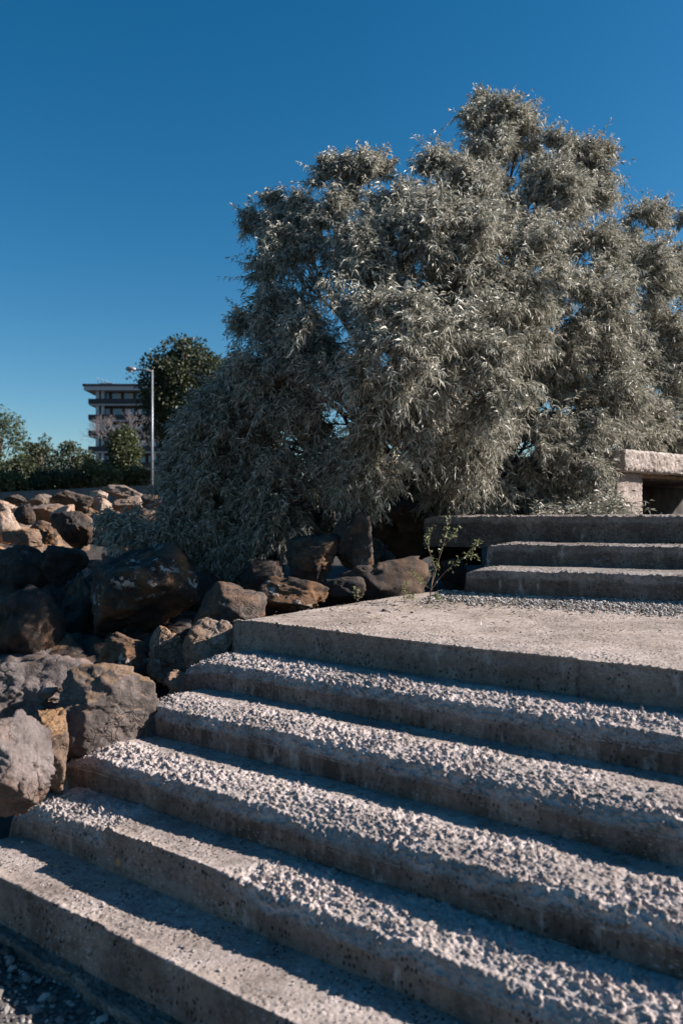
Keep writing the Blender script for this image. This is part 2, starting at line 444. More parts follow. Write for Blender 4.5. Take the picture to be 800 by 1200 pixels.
for k in range(6):
    tr = (vpos[k - 1] - vpos[k]) if k else 2.3
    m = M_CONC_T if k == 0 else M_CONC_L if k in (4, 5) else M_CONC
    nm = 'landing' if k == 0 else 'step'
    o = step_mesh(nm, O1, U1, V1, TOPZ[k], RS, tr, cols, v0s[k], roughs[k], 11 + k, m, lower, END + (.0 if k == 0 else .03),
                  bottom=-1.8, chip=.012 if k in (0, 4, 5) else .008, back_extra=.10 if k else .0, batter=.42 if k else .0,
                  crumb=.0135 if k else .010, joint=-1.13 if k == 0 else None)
    if k == 0: tag(o, 'wide flat landing slab at the head of the lower flight')
    if k == 5: tag(o, 'lowest step with a clean edge and small orange lichen spots')
# footing: rough ledge under the lowest step
f0 = wav(1.60, .035, 9)
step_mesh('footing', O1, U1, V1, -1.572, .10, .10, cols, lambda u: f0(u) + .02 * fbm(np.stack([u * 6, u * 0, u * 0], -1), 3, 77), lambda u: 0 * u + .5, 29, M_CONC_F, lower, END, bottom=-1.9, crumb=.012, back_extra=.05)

# upper flight, turned ten degrees towards the camera
U2 = np.array([.900, -.437, 0]); V2 = np.array([.437, .900, 0])
upper = empty('concrete_steps', (0, 0, 0), 'short upper flight of three long concrete steps behind the landing, below the silver tree', 'steps')
def ucols2(e): return np.concatenate([np.arange(e, 1.2, .009), np.arange(1.2, 4, .05)])
M_U = M_CONC_U
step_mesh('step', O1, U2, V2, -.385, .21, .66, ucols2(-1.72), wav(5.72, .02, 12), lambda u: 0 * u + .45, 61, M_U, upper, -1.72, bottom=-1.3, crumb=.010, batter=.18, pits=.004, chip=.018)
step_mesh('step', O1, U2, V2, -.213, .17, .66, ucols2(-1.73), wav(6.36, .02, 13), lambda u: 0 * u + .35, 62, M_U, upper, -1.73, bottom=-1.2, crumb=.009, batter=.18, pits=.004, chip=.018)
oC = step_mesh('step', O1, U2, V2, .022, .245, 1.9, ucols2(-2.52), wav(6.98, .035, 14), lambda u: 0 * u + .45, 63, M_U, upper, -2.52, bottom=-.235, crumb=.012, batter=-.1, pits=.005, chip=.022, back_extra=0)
tag(oC, 'topmost step, a thick slab jutting out over a dark hollow')

# ------------------------------------------------------------------ low concrete shelter at the right edge
sh = empty('concrete_shelter', (0, 0, 0), 'low concrete shelter with a pocked roof slab and dark opening, beyond the topmost step', 'shelter')
SO = np.array([2.83, 7.95, .0]); SU = np.array([.787, .617, 0]); SV = np.array([-.617, .787, 0])
def rough_box(name, u0, u1, v0, v1, z0, z1, res, amp, seed, mat, parent, rnd=.02):
    """box of dense sheets, rounded and roughened"""
    def lin(a, b): return np.linspace(a, b, max(2, int(round(abs(b - a) / res)) + 1))
    Vs, Fs, n = [], [], 0
    dims = [(u0, u1), (v0, v1), (z0, z1)]
    c = np.array([(a + b) / 2 for a, b in dims]); hsz = np.array([(b - a) / 2 for a, b in dims])
    for ax in range(3):
        o1, o2 = [k for k in range(3) if k != ax]
        for sgn in (0, 1):
            g1, g2 = np.meshgrid(lin(*dims[o1]), lin(*dims[o2]), indexing='ij')
            q = np.zeros(g1.shape + (3,)); q[..., ax] = dims[ax][sgn]; q[..., o1] = g1; q[..., o2] = g2
            F = grid_faces(*g1.shape) + n
            if (sgn == 0) != (ax == 1): F = F[:, ::-1]
            Vs.append(q.reshape(-1, 3)); Fs.append(F); n += g1.size
    Q = np.concatenate(Vs)
    d = Q - c; inner = np.clip(d, -(hsz - rnd), hsz - rnd); w = d - inner
    ln = np.linalg.norm(w, axis=1, keepdims=True) + 1e-9
    Q = c + inner + w / ln * rnd
    nrm = w / ln
    wp = SO + Q[:, 0:1] * SU + Q[:, 1:2] * SV; wp[:, 2] = Q[:, 2]
    nw = nrm[:, 0:1] * SU + nrm[:, 1:2] * SV; nw[:, 2] = nrm[:, 2]
    D = amp * (fbm(wp * 38, 3, seed, .7) + .8 * fbm(wp * 11, 3, seed + 3))
    pt = vnoise(wp * 55, seed + 8)
    D -= amp * 1.6 * sstep(.25, .6, pt)
    return mesh_np(name, wp + nw * D[:, None], np.concatenate(Fs), mat, True, parent)
M_INSHADE = mat_plain('concrete_painted_shade', (.05, .042, .038), .95, .4, 5)  # near-black base colour paints the deep shade inside the shelter
rough_box('roof_slab', -.06, 5.0, -.12, 2.1, .475, .700, .014, .010, 71, M_CONC_B, sh, .035)
rough_box('pier', -.02, .47, .0, .45, -.2, .474, .015, .004, 72, M_CONC_B, sh, .02)
rough_box('pier', 4.45, 4.95, .0, .45, -.2, .474, .03, .004, 73, M_CONC_B, sh, .02)
rough_box('back_wall', -.02, 4.95, 1.85, 2.05, -.2, .474, .03, .004, 74, M_INSHADE, sh, .02)
rough_box('side_wall', -.02, .2, .452, 1.848, -.2, .474, .03, .004, 75, M_INSHADE, sh, .02)
M_TIMBER = mat_plain("old_timber", (.19, .11, .06), .85, .35, 14)
rough_box('lintel', .472, 4.448, .03, .10, .43, .472, .03, .003, 76, M_TIMBER, sh, .006)

# ------------------------------------------------------------------ boulders
_ico_cache = {}
def ico(sub):
    if sub in _ico_cache: return _ico_cache[sub]
    import bmesh
    bm = bmesh.new(); bmesh.ops.create_icosphere(bm, subdivisions=sub, radius=1)
    V = np.array([v.co[:] for v in bm.verts]); F = np.array([[v.index for v in f.verts] for f in bm.faces]); bm.free()
    _ico_cache[sub] = (V, F); return V, F

def rot_matrix(rx, ry, rz):
    cx, sx, cy, sy, cz, sz = math.cos(rx), math.sin(rx), math.cos(ry), math.sin(ry), math.cos(rz), math.sin(rz)
    return np.array([[cz, -sz, 0], [sz, cz, 0], [0, 0, 1]]) @ np.array([[cy, 0, sy], [0, 1, 0], [-sy, 0, cy]]) @ np.array([[1, 0, 0], [0, cx, -sx], [0, sx, cx]])

def crumbs3(p, seed):
    b = np.floor(p); best = np.full(p.shape[0], 9.0); hh = np.zeros(p.shape[0])
    for dx in (-1, 0, 1):
        for dy in (-1, 0, 1):
            for dz in (-1, 0, 1):
                c = b + np.array([dx, dy, dz])
                h = [_h(c[:, 0], c[:, 1], c[:, 2], seed + k) for k in range(7)]
                q = p - (c + np.stack(h[:3], -1))
                d = (q ** 2).sum(1)
                v = h[3] + ((np.stack(h[4:], -1) - .5) * q).sum(1) * 1.6
                m = d < best; best = np.where(m, d, best); hh = np.where(m, v, hh)
    return hh - .5

def rock_shape(sub, seed, angular=.8, planes=9):
    V, F = ico(sub)
    g = np.random.default_rng(seed)
    n = g.normal(size=(planes, 3)); n /= np.linalg.norm(n, axis=1, keepdims=True)
    hgt = g.uniform(.42, .85, planes)
    dt = V @ n.T
    rr = np.where(dt > .05, hgt / np.maximum(dt, .05), 9.0)
    k = 80.0
    V = V + 0
    rad = -np.log(np.exp(-k * np.minimum(rr, 3)).sum(1) + np.exp(-k * 1.10)) / k
    rad = rad * (1 - .35 * (1 - angular)) + .35 * (1 - angular) * .9
    P = V * rad[:, None]
    rid = 1 - 2 * np.abs(fbm(P * 3.1 + seed, 4, seed + 3, .6))
    P = P + V * (.05 * fbm(P * 1.5 + seed, 3, seed) + .012 * rid + .05 * fbm(P * 6 + seed, 5, seed + 5, .62))[:, None]
    wp_ = P + .12 * np.stack([vnoise(P * 3 + 7 * j, seed + j) for j in range(3)], -1)
    P = P + V * (.085 * crumbs3(wp_ * 2.3 + seed, seed) + .035 * crumbs3(wp_ * 5.5 + seed, seed + 9))[:, None]
    # stepped fracture ledges
    d = g.normal(size=3); d /= np.linalg.norm(d)
    s = (P @ d) * 5 + 1.2 * fbm(P * 2.2, 2, seed + 8)
    fr = s - np.floor(s)
    P = P - V * (.024 * sstep(.72, .98, fr) * sstep(-.2, .3, fbm(P * 1.4, 2, seed + 9)))[:, None]
    lo, hi = P.min(0), P.max(0)
    return (P - (lo + hi) / 2) / (hi - lo) * 2, F, lo, hi     # fits the unit box

ROCKM = {
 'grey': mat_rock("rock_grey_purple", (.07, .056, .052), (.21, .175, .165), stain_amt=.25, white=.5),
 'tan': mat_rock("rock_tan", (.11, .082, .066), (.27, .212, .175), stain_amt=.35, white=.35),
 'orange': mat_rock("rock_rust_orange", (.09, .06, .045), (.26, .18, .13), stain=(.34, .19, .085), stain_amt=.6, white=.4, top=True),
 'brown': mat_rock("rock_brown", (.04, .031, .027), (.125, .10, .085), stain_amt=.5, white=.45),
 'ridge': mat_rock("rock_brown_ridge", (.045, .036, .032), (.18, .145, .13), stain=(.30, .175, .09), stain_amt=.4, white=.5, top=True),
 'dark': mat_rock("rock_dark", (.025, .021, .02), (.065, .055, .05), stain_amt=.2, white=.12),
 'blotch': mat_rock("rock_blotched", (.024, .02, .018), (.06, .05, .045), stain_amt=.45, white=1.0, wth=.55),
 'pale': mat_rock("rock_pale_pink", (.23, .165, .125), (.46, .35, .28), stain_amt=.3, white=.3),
}
rs = np.random.default_rng(4)
def rock(px, py, w, h, Y, mat, label, group=None, seed=None, dep=1.0, sub=5, tilt=0.0, name='boulder', ang=.85):
    """boulder whose outline spans w by h photo pixels round (px, py) when standing Y metres off"""
    seed = seed if seed is not None else int(px * 7 + py * 13)
    g = np.random.default_rng(seed)
    P, F, lo, hi = rock_shape(sub, seed, ang)
    sx, sz = w / F0 * Y / 2, h / F0 * Y / 2
    sy = (sx * .55 + sz * .45) * dep
    Q = P * np.array([sx, sy, sz])
    Q = Q @ rot_matrix(0, tilt, 0).T
    if tilt:
        lo, hi = Q.min(0), Q.max(0)
        Q = Q * np.array([2 * sx / (hi - lo)[0], 1, 2 * sz / (hi - lo)[2]])
    c = at(px, py, Y)
    o = mesh_np(name, Q, F, ROCKM[mat], True)
    o.location = c
    tag(o, label, 'boulder', group or 'boulders of the rock bank')
    return o

# (px, py, w, h, depth, material, label, tilt)
big = [
 (4, 903, 104, 128, 3.05, 'grey', 'large purple-grey boulder with a white streak at the left edge, beside the second lowest step', -.5),
 (53, 812, 136, 104, 4.15, 'grey', 'large rounded grey boulder with a pale top, above the purple-grey boulder at the left edge', .15),
 (53, 882, 72, 96, 3.55, 'orange', 'narrow upright boulder with an orange top, wedged between the three large boulders at lower left', .2),
 (133, 842, 128, 124, 3.95, 'ridge', 'large boulder with an orange ridge on top, touching the left ends of the middle steps', .25),
 (148, 772, 88, 58, 4.9, 'blotch', 'low brown boulder covered in white blotches, above the boulder with the orange ridge', .1),
 (201, 768, 62, 68, 4.85, 'orange', 'rusty brown boulder leaning between the white-blotched low boulder and the tan one', .3),
 (251, 756, 70, 66, 4.75, 'tan', 'sunlit tan boulder touching the front left corner of the landing', -.3),
 (212, 802, 40, 34, 4.45, 'tan', 'small tan stone beside the left end of the second step below the landing', .2),
 (268, 715, 90, 62, 5.7, 'brown', 'peaked brown boulder just behind the left edge of the landing', .1),
 (166, 702, 140, 132, 6.3, 'blotch', 'huge dark boulder splashed with white lichen, in the shade of the silver tree', .15),
 (30, 735, 96, 98, 5.9, 'dark', 'big smooth bluish dark boulder at the left edge in full shade', -.2),
 (93, 718, 56, 96, 6.6, 'dark', 'tall dark slab-like boulder between the smooth bluish one and the huge lichened one', .1),
 (18, 668, 92, 62, 8.2, 'dark', 'dark flat boulder at the left edge directly under the sunlit rocks', .1),
 (72, 664, 62, 50, 8.0, 'dark', 'dark boulder with faint white marks under the big black one, left of the tree', .2),
 (345, 698, 82, 44, 5.9, 'blotch', 'low dark boulder with a pale patch, behind the left edge of the landing', .1),
 (398, 694, 62, 36, 6.1, 'dark', 'low dark boulder behind the landing, right of the one with the pale patch', -.1),
 (308, 678, 58, 46, 6.7, 'dark', 'round dark boulder in deep shade behind the peaked brown one', .1),
 (364, 652, 66, 60, 7.0, 'brown', 'shaded brown boulder left of the two tall boulders under the hanging branch', .2),
 (414, 634, 54, 82, 7.1, 'brown', 'tall narrow boulder with a crack, directly under the hanging silver branch', .15),
 (478, 622, 96, 84, 8.5, 'brown', 'big rounded boulder left of the topmost step, under the silver foliage', -.1),
 (452, 686, 108, 60, 6.4, 'dark', 'wide rough bluish slab of rock leaning behind the landing and the weed', -.15),
 (530, 676, 44, 46, 7.3, 'dark', 'dark rock in the hollow beneath the jutting end of the topmost step', .1),
 (300, 655, 70, 46, 8.3, 'dark', 'dark boulder half hidden by the lowest hanging foliage of the silver tree', 0),
 (236, 700, 60, 60, 7.2, 'dark', 'dark boulder behind the right side of the huge lichened boulder', 0),
 # sunlit band under the parapet
 (4, 616, 44, 42, 11.0, 'pale', 'cracked pale pink boulder at the left edge in the sunlit band', .2),
 (29, 628, 50, 22, 10.4, 'orange', 'flat orange-brown boulder at the lower rim of the sunlit band', .15),
 (54, 602, 52, 26, 12.6, 'tan', 'rounded tan boulder with a dark shaded left side in the sunlit band', .1),
 (84, 591, 52, 32, 14.5, 'brown', 'jagged brown boulder with a pale right side in the sunlit band', .2),
 (52, 624, 34, 30, 11.2, 'brown', 'mottled pinkish brown boulder under the long pale diagonal rock', .1),
 (75, 604, 34, 26, 11.6, 'pale', 'long pale rock leaning diagonally beside the big black boulder', -.65),
 (89, 620, 50, 46, 10.6, 'dark', 'big black boulder in shade with its right side under the low olive foliage', -.3),
 (116, 581, 26, 14, 18.0, 'pale', 'small pale rock just under the parapet, left of the reddish peaked boulder', .1),
 (148, 579, 52, 24, 17.0, 'tan', 'reddish tan peaked boulder reaching up to the parapet near the lamp post', .15),
 (150, 592, 36, 22, 14.4, 'tan', 'sunlit tan boulder below the reddish peaked one', -.2),
 (19, 586, 26, 14, 17.0, 'brown', 'small shaded brown rock under the parapet near the left edge', .1),
 (45, 587, 32, 16, 16.2, 'tan', 'squat tan rock under the parapet, between the small shaded one and the jagged one', -.1),
 (6, 595, 26, 18, 14.0, 'pale', 'small pale rock at the left edge above the cracked pale pink boulder', .1),
 (120, 592, 34, 18, 14.6, 'pale', 'whitish sunlit rock between the jagged brown boulder and the olive foliage', .2),
 (30, 602, 26, 26, 12.2, 'dark', 'dark rock in shadow left of the rounded tan boulder', .2),
 (178, 588, 30, 18, 15.5, 'brown', 'brown rock where the parapet meets the silver foliage', .1),
]
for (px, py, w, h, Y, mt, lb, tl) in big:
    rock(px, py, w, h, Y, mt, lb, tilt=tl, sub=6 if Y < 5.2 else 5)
# lesser stones filling gaps, each named after the boulder it lies beside
short = ['purple-grey boulder with the white streak', 'rounded grey boulder at lower left', 'upright orange-topped boulder', 'boulder with the orange ridge', 'low boulder with white blotches', 'rusty leaning boulder', 'sunlit tan boulder at the landing corner', 'small tan stone by the second step', 'peaked brown boulder behind the landing', 'huge lichen-splashed boulder', 'smooth bluish dark boulder', 'tall dark slab-like boulder', 'flat dark boulder under the sunlit band', 'dark boulder with faint white marks', 'low dark boulder with the pale patch', 'low dark boulder behind the landing', 'round dark boulder in deep shade', 'shaded brown boulder behind the landing', 'tall narrow cracked boulder', 'big rounded boulder under the foliage', 'rough slab of rock behind the weed', 'rock in the hollow', 'boulder half hidden by hanging foliage', 'boulder right of the huge lichened one', 'cracked pale pink boulder', 'flat orange-brown boulder', 'rounded tan boulder', 'jagged brown boulder', 'mottled pinkish boulder', 'long diagonal pale rock', 'big black boulder', 'small pale rock under the parapet', 'reddish peaked boulder', 'tan boulder below the reddish peak', 'small shaded rock under the parapet', 'squat tan rock', 'small pale rock at the left edge', 'whitish sunlit rock', 'dark rock left of the rounded tan one', 'brown rock where parapet meets foliage']
used_lb = set()
def filler(X, Y, s, z, mt, seed):
    px, py = 400 + F0 * X / Y, HZ - F0 * z / Y
    order = sorted(range(len(big)), key=lambda i: math.hypot(big[i][0] - px, big[i][1] - py))
    col = {'tan': 'tan', 'pale': 'pale', 'brown': 'brown', 'orange': 'rusty', 'dark': 'blackish', 'grey': 'grey'}[mt]
    for i in order[:3]:
        dx, dy = px - big[i][0], py - big[i][1]
        rel = ('right of' if dx > 0 else 'left of') if abs(dx) > 1.2 * abs(dy) else ('below' if dy > 0 else 'above')
        lb = '%s %s rock %s the %s' % ('small' if s < .3 else 'medium', col, rel, short[i])
        if lb not in used_lb: break
    else: return
    used_lb.add(lb)
    g = np.random.default_rng(seed)
    P, F, _, _ = rock_shape(4, seed, .9)
    q = P * np.array([s, s * g.uniform(.7, 1.1), s * g.uniform(.55, .8)]) @ rot_matrix(g.uniform(-.4, .4), g.uniform(-.4, .4), g.uniform(0, 6)).T
    o = mesh_np('boulder', q, F, ROCKM[mt]); o.location = (X, Y, z)
    tag(o, lb, 'boulder', 'boulders of the rock bank')
g = np.random.default_rng(12)
for k in range(150):
    Y = g.uniform(3.6, 21) if k % 3 else g.uniform(5.5, 10)
    px = g.uniform(-60, 300 if Y < 9 else 210)
    X = (px - 400) / F0 * Y
    if Y < 6.2 and (X * V1[0] + Y * V1[1] < 5.2) and (X * U1[0] + Y * U1[1] > END - .30): continue
    s_ = g.uniform(.16, .34) * (1 + Y * .035)
    z = float(terrain_z(np.array(X), np.array(Y)) + s_ * .12)
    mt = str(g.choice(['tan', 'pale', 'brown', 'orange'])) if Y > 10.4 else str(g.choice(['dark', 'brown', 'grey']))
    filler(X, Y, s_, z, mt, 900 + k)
for k in range(26):                                        # under the tree, behind the landing
    X = g.uniform(-1.2, 1.6); Y = g.uniform(6.6, 9.0); s_ = g.uniform(.2, .36)
    if X > .2 and Y > 7.6: continue
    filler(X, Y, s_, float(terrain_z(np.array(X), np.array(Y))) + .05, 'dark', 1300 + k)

# ------------------------------------------------------------------ gravel and crumbs
def scatter(name, pts, sizes, mat, seed, label):
    V, F = ico(1); n = len(pts)
    g = np.random.default_rng(seed)
    v = np.repeat(V[None], n, 0) * (1 + .35 * (g.random((n, len(V), 1)) - .5))
    v *= sizes[:, None, None] * np.stack([np.ones(n), g.uniform(.6, 1, n), g.uniform(.45, .8, n)], -1)[:, None, :]
    th = g.uniform(0, 6.28, n); ph = g.uniform(-.6, .6, n)
    c, s = np.cos(th)[:, None], np.sin(th)[:, None]; cp, sp = np.cos(ph)[:, None], np.sin(ph)[:, None]
    x, y, z = v[..., 0], v[..., 1], v[..., 2]
    x, z = x * cp - z * sp, x * sp + z * cp
    x, y = x * c - y * s, x * s + y * c
    v = np.stack([x, y, z], -1) + pts[:, None, :]
    f = (F[None] + (np.arange(n) * len(V))[:, None, None]).reshape(-1, 3)
    return tag(mesh_np(name, v.reshape(-1, 3), f, mat, False), label, 'gravel', kind='stuff')
g = np.random.default_rng(8)
# rubble strip between landing and upper flight
n = 13000
u = g.uniform(-1.95, 2.0, n); v = 5.80 - np.abs(g.normal(0, .30, n))
keep = v > 5.0 - .1 * u; u, v = u[keep], v[keep]
pts = u[:, None] * U2 + v[:, None] * V2
hump = np.clip((v - 5.15) / .6, 0, 1)
vv1 = pts @ V1; uu1 = pts @ U1
ok = uu1 > END + .25; pts, hump = pts[ok], hump[ok]
pts[:, 2] = -.604 + .035 * hump ** 1.4 + g.uniform(-.003, .006, len(pts))
scatter('gravel', pts, g.uniform(.004, .011, len(pts)) + .008 * (g.random(len(pts)) > .9), M_GRAVEL, 3, 'pale grey crushed gravel heaped along the foot of the upper steps')
# gravel on the ground at the foot of the stairs
n = 15000
X = g.uniform(-2.4, .6, n); Y = g.uniform(.8, 3.3, n)
vv = X * V1[0] + Y * V1[1]
ok = (vv < 1.63) & (vv > .4); X, Y = X[ok], Y[ok]
gz = -1.612 + .02 * fbm(np.stack([X * 3, Y * 3, X * 0], -1), 2, 3)
scatter('gravel', np.stack([X, Y, gz], -1), g.uniform(.005, .013, len(X)) + .014 * (g.random(len(X)) > .94), M_GRAVEL_D, 4, 'coarse grey gravel on the ground below the lowest step')
gx = np.linspace(-4.2, 2.4, 140); gy = np.linspace(-1.0, 4.2, 120)
QX, QY = np.meshgrid(gx, gy, indexing='ij')
qz = -1.615 + .02 * fbm(np.stack([QX * 3, QY * 3, QX * 0], -1), 2, 3) + .004 * fbm(np.stack([QX * 30, QY * 30, QX * 0], -1), 3, 6)
qz = qz - .25 * sstep(2.6, 4.2, QY) 
tag(mesh_np('path', np.stack([QX, QY, qz], -1).reshape(-1, 3), grid_faces(140, 120), mat_plain("gravel_bed", (.09, .08, .072), .95, .45, 60)), kind='structure')
# crumbs on treads
pts = []; sz = []
for k in range(1, 6):
    n = [0, 260, 300, 340, 420, 520][k]
    u = g.uniform(END + .1, 0, n); a = g.uniform(.03, (vpos[k - 1] - vpos[k]), n) if k < 5 else g.uniform(.02, .27, n)
    if k < 4: a = np.maximum(a, .17)
    p = u[:, None] * U1 + (vpos[k] + a)[:, None] * V1; p[:, 2] = TOPZ[k] + .002
    pts.append(p); sz.append(g.uniform(.0015, .0042, n) + .005 * (g.random(n) > .96))
n = 500
u = g.uniform(END + .1, .6, n); a = g.uniform(.04, 1.9, n)
p = u[:, None] * U1 + (vpos[0] + a)[:, None] * V1; p[:, 2] = TOPZ[0] + .002; pts.append(p); sz.append(g.uniform(.002, .006, n))
pts = np.concatenate(pts); sz = np.concatenate(sz)
scatter('crumbs', pts, sz, M_GRAVEL, 5, 'scattered crumbs of broken concrete on the treads and the landing')
g = np.random.default_rng(77)
n = 420
LX = np.concatenate([g.uniform(-.1, 3.0, 300), g.uniform(-.6, 1.5, 120)]); LYY = np.concatenate([g.normal(5.25, .16, 300), g.uniform(4.3, 5.3, 120)])
okk = (LX * U1[0] + LYY * U1[1] > END + .08) & (LX * V2[0] + LYY * V2[1] < 5.66)
LITTER = np.stack([LX, LYY, LX * 0 - .596 + .02 * g.random(n)], -1)[okk]
for k, (px, py, s, lb) in enumerate([(451, 716, .022, 'dark pebble alone on the middle of the landing, nearer the left edge'), (482, 718, .014, 'smaller dark pebble on the landing, right of the darker one')]):
    Y = F0 * .600 / (py - HZ)
    P, F, _, _ = rock_shape(3, 50 + k, .9)
    o = mesh_np('pebble', P * np.array([s, s * .8, s * .6]), F, ROCKM['dark']); o.location = at(px, py, Y)
    tag(o, lb, 'pebble', 'pebbles on the landing')

# ------------------------------------------------------------------ foliage builders
def leaves_mesh(name, base, direc, length, width, mat, parent, seed, fold=.25, droop=.25):
    """one thin folded blade per row of base/direc"""
    n = len(base); g = np.random.default_rng(seed)
    d = direc / (np.linalg.norm(direc, axis=1, keepdims=True) + 1e-9)
    r = g.normal(size=(n, 3)); side = np.cross(d, r); side /= np.linalg.norm(side, axis=1, keepdims=True) + 1e-9
    nr = np.cross(side, d)
    L = length[:, None]; Wd = width[:, None]
    mid = base + d * L * .45
    tip = base + d * L + np.array([0, 0, -1]) * L * droop
    a = mid + side * Wd * .5 + nr * Wd * fold
    b = mid - side * Wd * .5 + nr * Wd * fold
    V = np.stack([base, a, tip, b], 1).reshape(-1, 3)
    k = np.arange(n)[:, None] * 4
    F = np.concatenate([k + np.array([[0, 1, 2]]), k + np.array([[0, 2, 3]])])
    return mesh_np(name, V, F, mat, False, parent)

def unit(v): return v / (np.linalg.norm(v, axis=-1, keepdims=True) + 1e-9)

# ------------------------------------------------------------------ silver-leaved tree
T0 = np.array([1.35, 9.3, -.15])
M_SILVER = mat_leaf("leaf_silver", (.045, .05, .035), (.70, .65, .55), .22, .5, .4, mid=(.27, .26, .205))
M_BARK = mat_bark("bark_dark")
tree = empty('silver_tree', tuple(T0), 'large spreading tree with narrow silvery drooping leaves, behind the steps and boulders', 'tree')
lobes = [ # px, py, Y, radius (m), flattening
 (588, 138, 9.4, .36), (570, 150, 9.3, .32), (612, 150, 9.4, .30), (600, 185, 9.3, .55), (645, 175, 9.4, .34), (690, 185, 9.4, .30), (708, 178, 9.4, .16), (690, 235, 9.4, .30), (560, 235, 9.2, .55), (640, 240, 9.2, .6),
 (398, 212, 8.8, .30), (432, 210, 8.8, .32), (335, 215, 8.7, .22), (325, 238, 8.7, .16), (385, 196, 8.8, .14), (428, 192, 8.9, .14), (345, 262, 8.7, .36), (300, 258, 8.6, .13), (318, 268, 8.6, .17), (390, 270, 8.9, .45), (340, 310, 8.6, .42), (480, 218, 9.0, .34), (515, 205, 9.1, .34), (470, 260, 9.0, .5),
 (520, 300, 9.0, .85), (610, 320, 9.0, .95), (430, 310, 8.7, .55), (700, 300, 9.5, .45), (752, 262, 9.8, .36), (785, 290, 9.9, .40), (820, 270, 10., .45), (745, 330, 9.7, .6), (815, 350, 9.9, .75), (680, 370, 9.2, .75), (770, 420, 9.7, .75), (840, 430, 9.9, .7), (860, 330, 10.1, .7),
 (400, 370, 8.5, .72), (335, 370, 8.4, .42), (315, 385, 8.4, .27), (292, 372, 8.4, .09), (308, 415, 8.4, .32), (470, 410, 8.3, .75), (570, 430, 8.4, .9), (680, 460, 9.1, .8), (780, 490, 9.7, .6), (850, 500, 9.9, .55),
 (340, 440, 8.2, .6), (286, 450, 8.3, .36), (258, 462, 8.3, .16), (252, 488, 8.2, .27), (224, 512, 8.2, .2), (270, 500, 8.1, .6), (330, 520, 7.9, .6), (400, 470, 8.0, .55), (470, 500, 8.0, .5), (430, 530, 7.8, .42), (430, 572, 7.55, .24), (410, 560, 7.6, .2), (445, 555, 7.6, .2),
 (226, 550, 8.1, .40), (200, 545, 8.2, .18), (260, 570, 7.9, .55), (330, 580, 7.8, .42), (220, 600, 8.0, .36), (270, 625, 7.9, .36), (320, 615, 7.8, .3), (240, 640, 8.0, .25), (560, 510, 8.4, .55), (620, 520, 8.5, .55), (590, 565, 8.3, .32), (530, 570, 8.3, .3), (650, 560, 8.4, .36), (690, 530, 8.8, .34), (690, 575, 8.3, .24), (740, 500, 9.3, .5),
 (155, 622, 7.6, .20), (178, 640, 7.6, .18), (135, 610, 7.7, .10), (205, 628, 7.7, .25),
]
g = np.random.default_rng(21)
core = np.array([1.3, 9.6, 1.6])
SB, SD, SL, SW = [], [], [], []
twigs = MB()
lobes += [(345, 455, 8.5, .42), (335, 500, 8.4, .42), (300, 470, 8.5, .35), (370, 420, 8.7, .4), (250, 590, 8.3, .36), (600, 380, 9.4, .6), (650, 410, 9.4, .6), (560, 350, 9.3, .6), (700, 400, 9.7, .55), (740, 440, 9.9, .5), (520, 400, 9.3, .6), (640, 470, 9.4, .5), (700, 498, 8.3, .22), (695, 552, 7.9, .16), (680, 520, 8.2, .25), (440, 590, 9.6, .5), (385, 598, 9.2, .42), (340, 608, 9.0, .4), (500, 588, 9.5, .42), (560, 585, 9.5, .4), (300, 620, 8.9, .35), (455, 640, 9.9, .32), (620, 585, 9.6, .36), (560, 120, 9.4, .2), (360, 245, 8.7, .2)]
def bulge(px, py, Y, r):
    if px < 300 and py > 430 and Y > 7.75: px = px + (300 - px) * .12
    q = 2.6 * math.exp(-((px - 500) / 180) ** 2 - ((py - 370) / 165) ** 2)
    if px > 720 and py < 480: q -= .7 * sstep(720, 800, np.array(float(px)))
    Y2 = Y - float(q); return (px, py, Y2, r * Y2 / Y)
lobes = [bulge(*q) for q in lobes]
